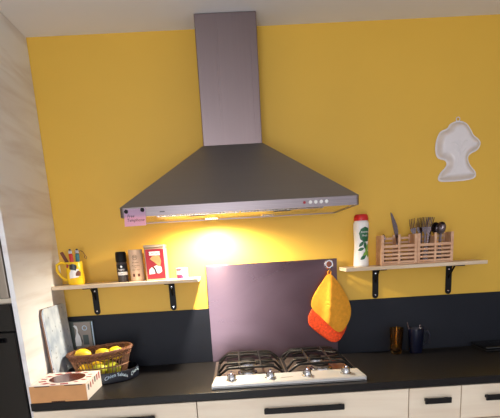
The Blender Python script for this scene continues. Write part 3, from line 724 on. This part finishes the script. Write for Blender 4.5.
# ---------------------------------------------------------------- tree-shaped mould on the wall
O = [(1.17, 1.885), (1.134, 1.873), (1.125, 1.853), (1.094, 1.847), (1.077, 1.811), (1.074, 1.768), (1.086, 1.735), (1.125, 1.728), (1.129, 1.704), (1.096, 1.676), (1.089, 1.645), (1.123, 1.639), (1.256, 1.642), (1.263, 1.673), (1.231, 1.703), (1.219, 1.733), (1.229, 1.749), (1.263, 1.761), (1.276, 1.787), (1.267, 1.806), (1.241, 1.822), (1.229, 1.846), (1.207, 1.875)]
t = thing('cake_mould', 'grey tree-shaped cake mould hanging on the yellow wall', 'mould', (1.17, -.002, 1.64))
base = smooth_loop(O, 2); bm = B()
from mathutils.geometry import delaunay_2d_cdt
def inside(x, z):
    c_ = False; n_ = len(base)
    for k in range(n_):
        (xa, za), (xb, zb) = base[k], base[k-1]
        if (za > z) != (zb > z) and x < (xb-xa)*(z-za)/(zb-za)+xa: c_ = not c_
    return c_
def edge_dist(x, z):
    best = 9
    for k in range(len(base)):
        ax, az = base[k]; ex, ez = base[k-1]; dx, dz = ex-ax, ez-az
        f_ = max(0, min(1, ((x-ax)*dx+(z-az)*dz)/(dx*dx+dz*dz+1e-12))); best = min(best, math.hypot(x-ax-f_*dx, z-az-f_*dz))
    return best
pts2 = [Vector(p) for p in base]; n = len(base)
g_ = .0042
for iz in range(int(.26/g_)):
    for ix in range(int(.22/g_)):
        x, z = 1.065+ix*g_+(g_/2 if iz % 2 else 0), 1.635+iz*g_
        if inside(x, z) and edge_dist(x, z) > .002: pts2.append(Vector((x, z)))
vo_, _, fo_, *_ = delaunay_2d_cdt(pts2, [(k, (k+1) % n) for k in range(n)], [], 1, 1e-6)
def dome(d_):
    if d_ < .006: return .0025
    s_ = min(1, (d_-.006)/.024); return .0025+.030*math.sin(s_*PI/2)**.8
vv = [bm.verts.new((p.x, -.002-dome(edge_dist(p.x, p.y)), p.y)) for p in vo_]
for f_ in fo_: bm.faces.new([vv[k] for k in f_])
bk = [bm.verts.new((x, -.002, z)) for x, z in base]; bm.faces.new(bk)
part('shell', bm, M['mould'], t, True, angle=50)
bm = B()
for p in ([(1.172, 1.80), (1.173, 1.76), (1.176, 1.70)], [(1.172, 1.775), (1.150, 1.795), (1.135, 1.792)], [(1.174, 1.77), (1.195, 1.80), (1.205, 1.795)], [(1.150, 1.77), (1.165, 1.755), (1.172, 1.735)], [(1.200, 1.77), (1.185, 1.755), (1.176, 1.74)], [(1.155, 1.735), (1.160, 1.700), (1.145, 1.665)], [(1.190, 1.735), (1.195, 1.70), (1.215, 1.665)]):
    tube(bm, [(x, -.002-dome(edge_dist(x, z))+.0005, z) for x, z in p], [.002, .0028, .0015], 8)
part('relief_lines', bm, M['mould'], t, True)
bm = B(); tube(bm, [(1.17+.008*math.cos(k*2*PI/14), -.0034, 1.889+.008*math.sin(k*2*PI/14)) for k in range(14)], .002, 6, True)
part('hanging_tab', bm, M['mould'], t, True)

# ---------------------------------------------------------------- worktop, left: box, board, dish, basket, lemons, card
t = thing('cake_box', 'cardboard cake box with a window lid at the front left worktop edge', 'box', (-.5, -.48, CT))
x0, x1, y0, y1, z0, z1 = -.6045, -.397, -.598, -.372, CT+.0005, CT+.064
part('carton', box(B(), x0, x1-.001, y0, y1, z0, z1-.0015), M['card'], t)
part('side_print', box(B(), x1-.0008, x1, y0+.002, y1-.002, z0, z1-.002), M['white_print'], t)
part('lid', box(B(), x0+.001, x1-.0008, y0+.001, y1-.001, z1-.0013, z1+.0005), M['white_print'], t)
part('lid_window', (lambda b_: (lathe(b_, [(0, z1+.0006), (1, z1+.0006), (1, z1+.0010), (0, z1+.0010)], -.497, -.480, 28, .066, .082), b_)[1])(B()), M['window_film'], t)
rb = random.Random(3)
for i in range(14):
    a = 2*PI*i/14; rx, ry_ = .084+.008*rb.random(), .096+.008*rb.random()
    cx_, cy_ = -.500+rx*math.cos(a), -.485+ry_*math.sin(a); s_ = .008+.008*rb.random()
    bm = flat_poly([(cx_+s_*1.3*math.cos(k*PI/4+a)*(1 if k % 2 else .7), cy_+s_*math.sin(k*PI/4+a)*(1 if k % 2 else .7)) for k in range(8)])
    for v in bm.verts: v.co.z = z1+.0008
    part('lid_print', bm, M['red_print'], t)
for i in range(6):
    yy = y0+.03+i*.033; s_ = .007+.006*rb.random(); zz = z0+.040+.012*rb.random()
    bm = B(); bm.faces.new([bm.verts.new((x1+.0003, yy+s_*math.cos(k*PI/4)*(1 if k % 2 else .7), zz+s_*1.2*math.sin(k*PI/4))) for k in range(8)])
    part('side_print_spot', bm, M['red_print'] if i % 3 else M['navy'], t)
for xa, xb, za, zb in ((-.530, -.480, z0, z0+.004), (x0+.020, x0+.075, z1-.0045, z1-.0015), (-.475, -.41, z1-.0045, z1-.0015)):
    part('slot', box(B(), xa, xb, y0-.0006, y0+.001, za+.0003, zb), M['card_in'], t)

# board leaning on the tall cabinet: rounded rectangle in y-z, tilted
t = thing('cutting_board', 'pale blue speckled board leaning against the tall cabinet side', 'board', (-.59, -.2, CT))
def rr(w_, h_, r, n=6):
    pts = []
    for cx_, cy_, a0 in ((w_-r, r, -PI/2), (w_-r, h_-r, 0), (r, h_-r, PI/2), (r, r, PI)):
        pts += [(cx_+r*math.cos(a0+k*PI/2/n), cy_+r*math.sin(a0+k*PI/2/n)) for k in range(n+1)]
    return pts
def board_layer(o0, o1, inset_=0):
    bm = B(); pts = rr(.295-2*inset_, .318-2*inset_, .03)
    lean = math.radians(2.6)
    def P(u, v, o): return (-.5905 + o - math.sin(lean)*v + .0, -.366+inset_+u, CT+.0012+inset_+math.cos(lean)*v + math.sin(lean)*(o+.0))
    a = [bm.verts.new(P(u, v, o0)) for u, v in pts]; c = [bm.verts.new(P(u, v, o1)) for u, v in pts]
    bm.faces.new(a); bm.faces.new(c[::-1]); k_ = len(pts)
    for k in range(k_): bm.faces.new((a[k], a[(k+1) % k_], c[(k+1) % k_], c[k]))
    return bm
part('back_layer', board_layer(0, .0045), M['brown_edge'], t)
part('core_layer', board_layer(.0046, .0075, .002), M['white_print'], t)
part('front_layer', board_layer(.0076, .0125), M['board_face'], t)

# black dish with lettering
RX, RY, RR = -.424, -.214, .150
t = thing('round_dish', 'round black dish with white arched lettering under the fruit basket', 'dish', (RX, RY, CT))
z = CT+.0005
bm = B(); lathe(bm, [(0, z), (RR-.004, z), (RR, z+.004), (RR, z+.042), (RR-.002, z+.045), (RR-.006, z+.043), (RR-.007, z+.008), (0, z+.006)], RX, RY, 64)
part('body', bm, M['navy'], t, True)
for ang in (-.98, -.16, -1.85):
    b_ = text_bm('Chien Saltais', .0205); hw = max(v.co.x for v in b_.verts)
    for v in b_.verts: v.co.y += .010*(1-(v.co.x/hw)**2)*1.4-.004
    bmesh.ops.triangulate(b_, faces=b_.faces[:])
    part('lettering', wrap(b_, RX, RY, RR+.0006, z+.024, ang), M['pale_blue'], t)

# wicker basket
KX, KY, KZ = -.428, -.222, CT+.0072
t = thing('wicker_basket', 'brown oval wicker basket of lemons beside the cake box', 'basket', (KX, KY, KZ))
def oval(f, a):
    """f 0 (foot) .. 1 (rim); the rim swells and rises to the right and back"""
    hx, hy = .100+.036*f, .066+.026*f
    # slightly heart-shaped: dent in the back
    dent = 1-.16*f*math.exp(-((a-PI/2)/.45)**2)
    zt = .112+.014*math.cos(a-.5)
    return Vector((KX+hx*math.cos(a), KY+hy*math.sin(a)*dent, KZ+.004+f*zt))
NS = 44
bm = B()
for k in range(NS):
    a = 2*PI*k/NS; tube(bm, [oval(f, a+.0) for f in (0, .25, .5, .75, .97)], .0021, 5)
part('stakes', bm, M['wicker'], t, True)
bm = B()
for j, f in enumerate((.78, .83, .88, .93)):
    pts = []
    for k in range(NS*2):
        a = 2*PI*k/(NS*2); p = oval(f, a); c_ = Vector((KX, KY, p.z)); dr = (p-c_).normalized()
        pts.append(p+dr*.0026*math.cos(PI*k+(PI if j % 2 else 0)))
    tube(bm, pts, .0026, 5, True)
part('woven_band', bm, M['wicker_dark'], t, True)
bm = B()
for j, f in enumerate((.03, .08, .42)):
    tube(bm, [oval(f, 2*PI*k/60) for k in range(60)], .0026, 5, True)
part('lower_strands', bm, M['wicker'], t, True)
bm = B()
for j in range(3):
    pts = []
    for k in range(120):
        a = 2*PI*k/120; p = oval(.98, a); dr = (p-Vector((KX, KY, p.z))).normalized(); ph = a*14+j*2*PI/3
        pts.append(p+dr*.0045*math.cos(ph)+Vector((0, 0, .0045*math.sin(ph))))
    tube(bm, pts, .0042, 6, True)
part('braided_rim', bm, M['wicker_dark'], t, True)
bm = B(); lathe(bm, [(0, KZ+.0005), (.97, KZ+.0005), (.97, KZ+.004), (0, KZ+.004)], KX, KY, 40, .100, .066)
part('base', bm, M['wicker_dark'], t)
def lemon(x, y, z, rz, tilt, m_, label):
    bm = B(); pr_ = []
    for k in range(15):
        s_ = -1+2*k/14; r = .0285*math.sqrt(max(0, 1-s_*s_))
        if abs(s_) > .85: r += .004*(1-abs(s_))/.15
        pr_.append((r if abs(s_) < .999 else 0, .034*s_+(.004 if s_ > .99 else -.004 if s_ < -.99 else 0)))
    lathe(bm, pr_, 0, 0, 22)
    Mx = Matrix.Translation((x, y, z)) @ Matrix.Rotation(rz, 4, 'Z') @ Matrix.Rotation(PI/2+tilt, 4, 'Y')
    bm.transform(Mx)
    t = thing('lemon', label, 'lemon', (x, y, z-.028), 'lemons in the basket')
    part('peel', bm, m_, t, True)
    bm = B(); tube(bm, [(0, 0, .0365), (0, 0, .0405)], [.003, .002], 8); bm.transform(Mx); part('stem_end', bm, M['brown'], t, True)
lz = KZ+.0045+.0288
for a in ((-.490, -.236, lz, .4, 0, 'lemon', 'yellow lemon low in the basket at the left, seen through the stakes'), (-.430, -.247, lz, .1, 0, 'lime', 'greenish lemon low in the middle front of the basket'),
          (-.376, -.236, lz, -.3, 0, 'lime', 'greenish lemon low in the basket at the right'), (-.458, -.187, lz, .2, 0, 'lemon', 'yellow lemon low at the back left of the basket'), (-.398, -.190, lz, -.2, 0, 'lime', 'greenish lemon low at the back right of the basket'),
          (-.500, -.220, lz+.064, .3, .1, 'lemon', 'yellow lemon on top at the left end of the basket'), (-.412, -.228, lz+.062, -.1, .1, 'lemon', 'yellow lemon on top in the middle of the basket'), (-.362, -.208, lz+.064, .6, .1, 'lemon', 'yellow lemon on top at the right end of the basket')):
    lemon(a[0], a[1], a[2], a[3], a[4], M[a[5]], a[6])

# small picture card standing against the backsplash behind the basket
t = thing('picture_card', 'grey-green picture card with a white bird behind the fruit basket', 'card', (-.55, -.02, CT))
cx0, cx1, cz0, cz1 = -.604, -.494, CT+.0005, 1.128
part('panel', box(B(), cx0, cx1, -.024, -.0115, cz0, cz1, .002), M['greygreen'], t)
part('middle_field', box(B(), cx0+.024, cx1-.012, -.0250, -.0238, cz0+.05, cz1-.004), M['taupe'], t)
part('edge_strip', box(B(), cx1-.005, cx1-.001, -.0252, -.0238, cz0+.003, cz1-.003), M['pale_blue'], t)
part('bird_print', upright(flat_poly([(-.014, .048), (-.006, .052), (.003, .046), (.006, .030), (.004, .016), (.012, .000), (.015, -.030), (.012, -.045), (-.012, -.045), (-.012, -.010), (-.004, .012), (-.001, .030), (-.006, .038)]), -.570, -.0255, 1.060), M['white'], t)
part('bird_print', upright(flat_poly([(.006, .022), (.010, .010), (.018, -.020), (.016, -.036), (.012, -.006)]), -.567, -.0258, 1.060), M['navy'], t)
bm = B(); tube(bm, [(-.533+.010*math.cos(k*2*PI/24), -.0255, 1.097+.010*math.sin(k*2*PI/24)) for k in range(24)], .0016, 6, True)
part('ring_print', bm, M['pale_blue'], t, True)
part('box_print', box(B(), -.545, -.520, -.0256, -.0249, 1.02, 1.065), M['greygreen'], t)

# ---------------------------------------------------------------- worktop, right: glass, cup, tray
gx, gy = .8945, -.086; z = CT+.0005
bm = B(); H_ = .120
out = [(0, z), (.020, z), (.023, z+.003)]+[(.023+.009*(k/8)**.6, z+.003+(H_-.003)*k/8) for k in range(1, 9)]
inn = [(r-.0025, zz) for r, zz in out[3:][::-1]]+[(.018, z+.012), (0, z+.011)]
lathe(bm, out+inn, gx, gy, 24)
for v in bm.verts:  # shallow facets
    a = math.atan2(v.co.y-gy, v.co.x-gx)
    if v.co.z < z+.085: v.co.x, v.co.y = gx+(v.co.x-gx)*(1+.02*math.cos(8*a)), gy+(v.co.y-gy)*(1+.02*math.cos(8*a))
single('tumbler', bm, M['amber'], 'amber glass tumbler standing on the right worktop', 'glass', (gx, gy, z), None, True, 60)
ux, uy = .985, -.086
t = thing('dark_mug', 'dark blue mug with a handle beside the amber tumbler', 'mug', (ux, uy, CT))
bm = B(); lathe(bm, [(0, z), (.028, z), (.030, z+.004), (.036, z+.112), (.0345, z+.114), (.033, z+.112), (.027, z+.008), (0, z+.006)], ux, uy, 32); part('body', bm, M['blue_cup'], t, True)
bm = tube(B(), [(ux+.033, uy-.004, z+.096), (ux+.050, uy-.010, z+.098), (ux+.060, uy-.012, z+.080), (ux+.054, uy-.012, z+.050), (ux+.032, uy-.004, z+.032)], .005, 9); part('handle', bm, M['blue_cup'], t, True)
for x_, l_, lb in ((-.010, -.32, 'thin steel spoon handle leaning left in the dark blue mug'), (.008, .10, 'thin steel spoon handle upright in the dark blue mug')):
    bm = tube(B(), [(0, 0, 0), (0, 0, .07), (0, .002, .138 if l_ < 0 else .12)], [.002, .002, .0032], 8); bm.transform(Matrix.Translation((ux+x_, uy-.004, z+.0085)) @ Matrix.Rotation(l_*.75, 4, 'Y'))
    single('teaspoon', bm, M['cutlery'], lb, 'spoon', (ux+x_, uy-.004, z+.0085), 'spoons in the dark blue mug', True)
t = thing('black_tray', 'flat black lidded tray lying at the right end of the worktop', 'tray', (1.45, -.1, CT))
part('tray_base', box(B(), 1.275, 1.62, -.180, -.020, CT+.0005, CT+.012, .004, 3), M['black'], t, True)
part('tray_lid', box(B(), 1.270, 1.625, -.185, -.015, CT+.0122, CT+.024, .005, 3), M['black_glass'], t, True)
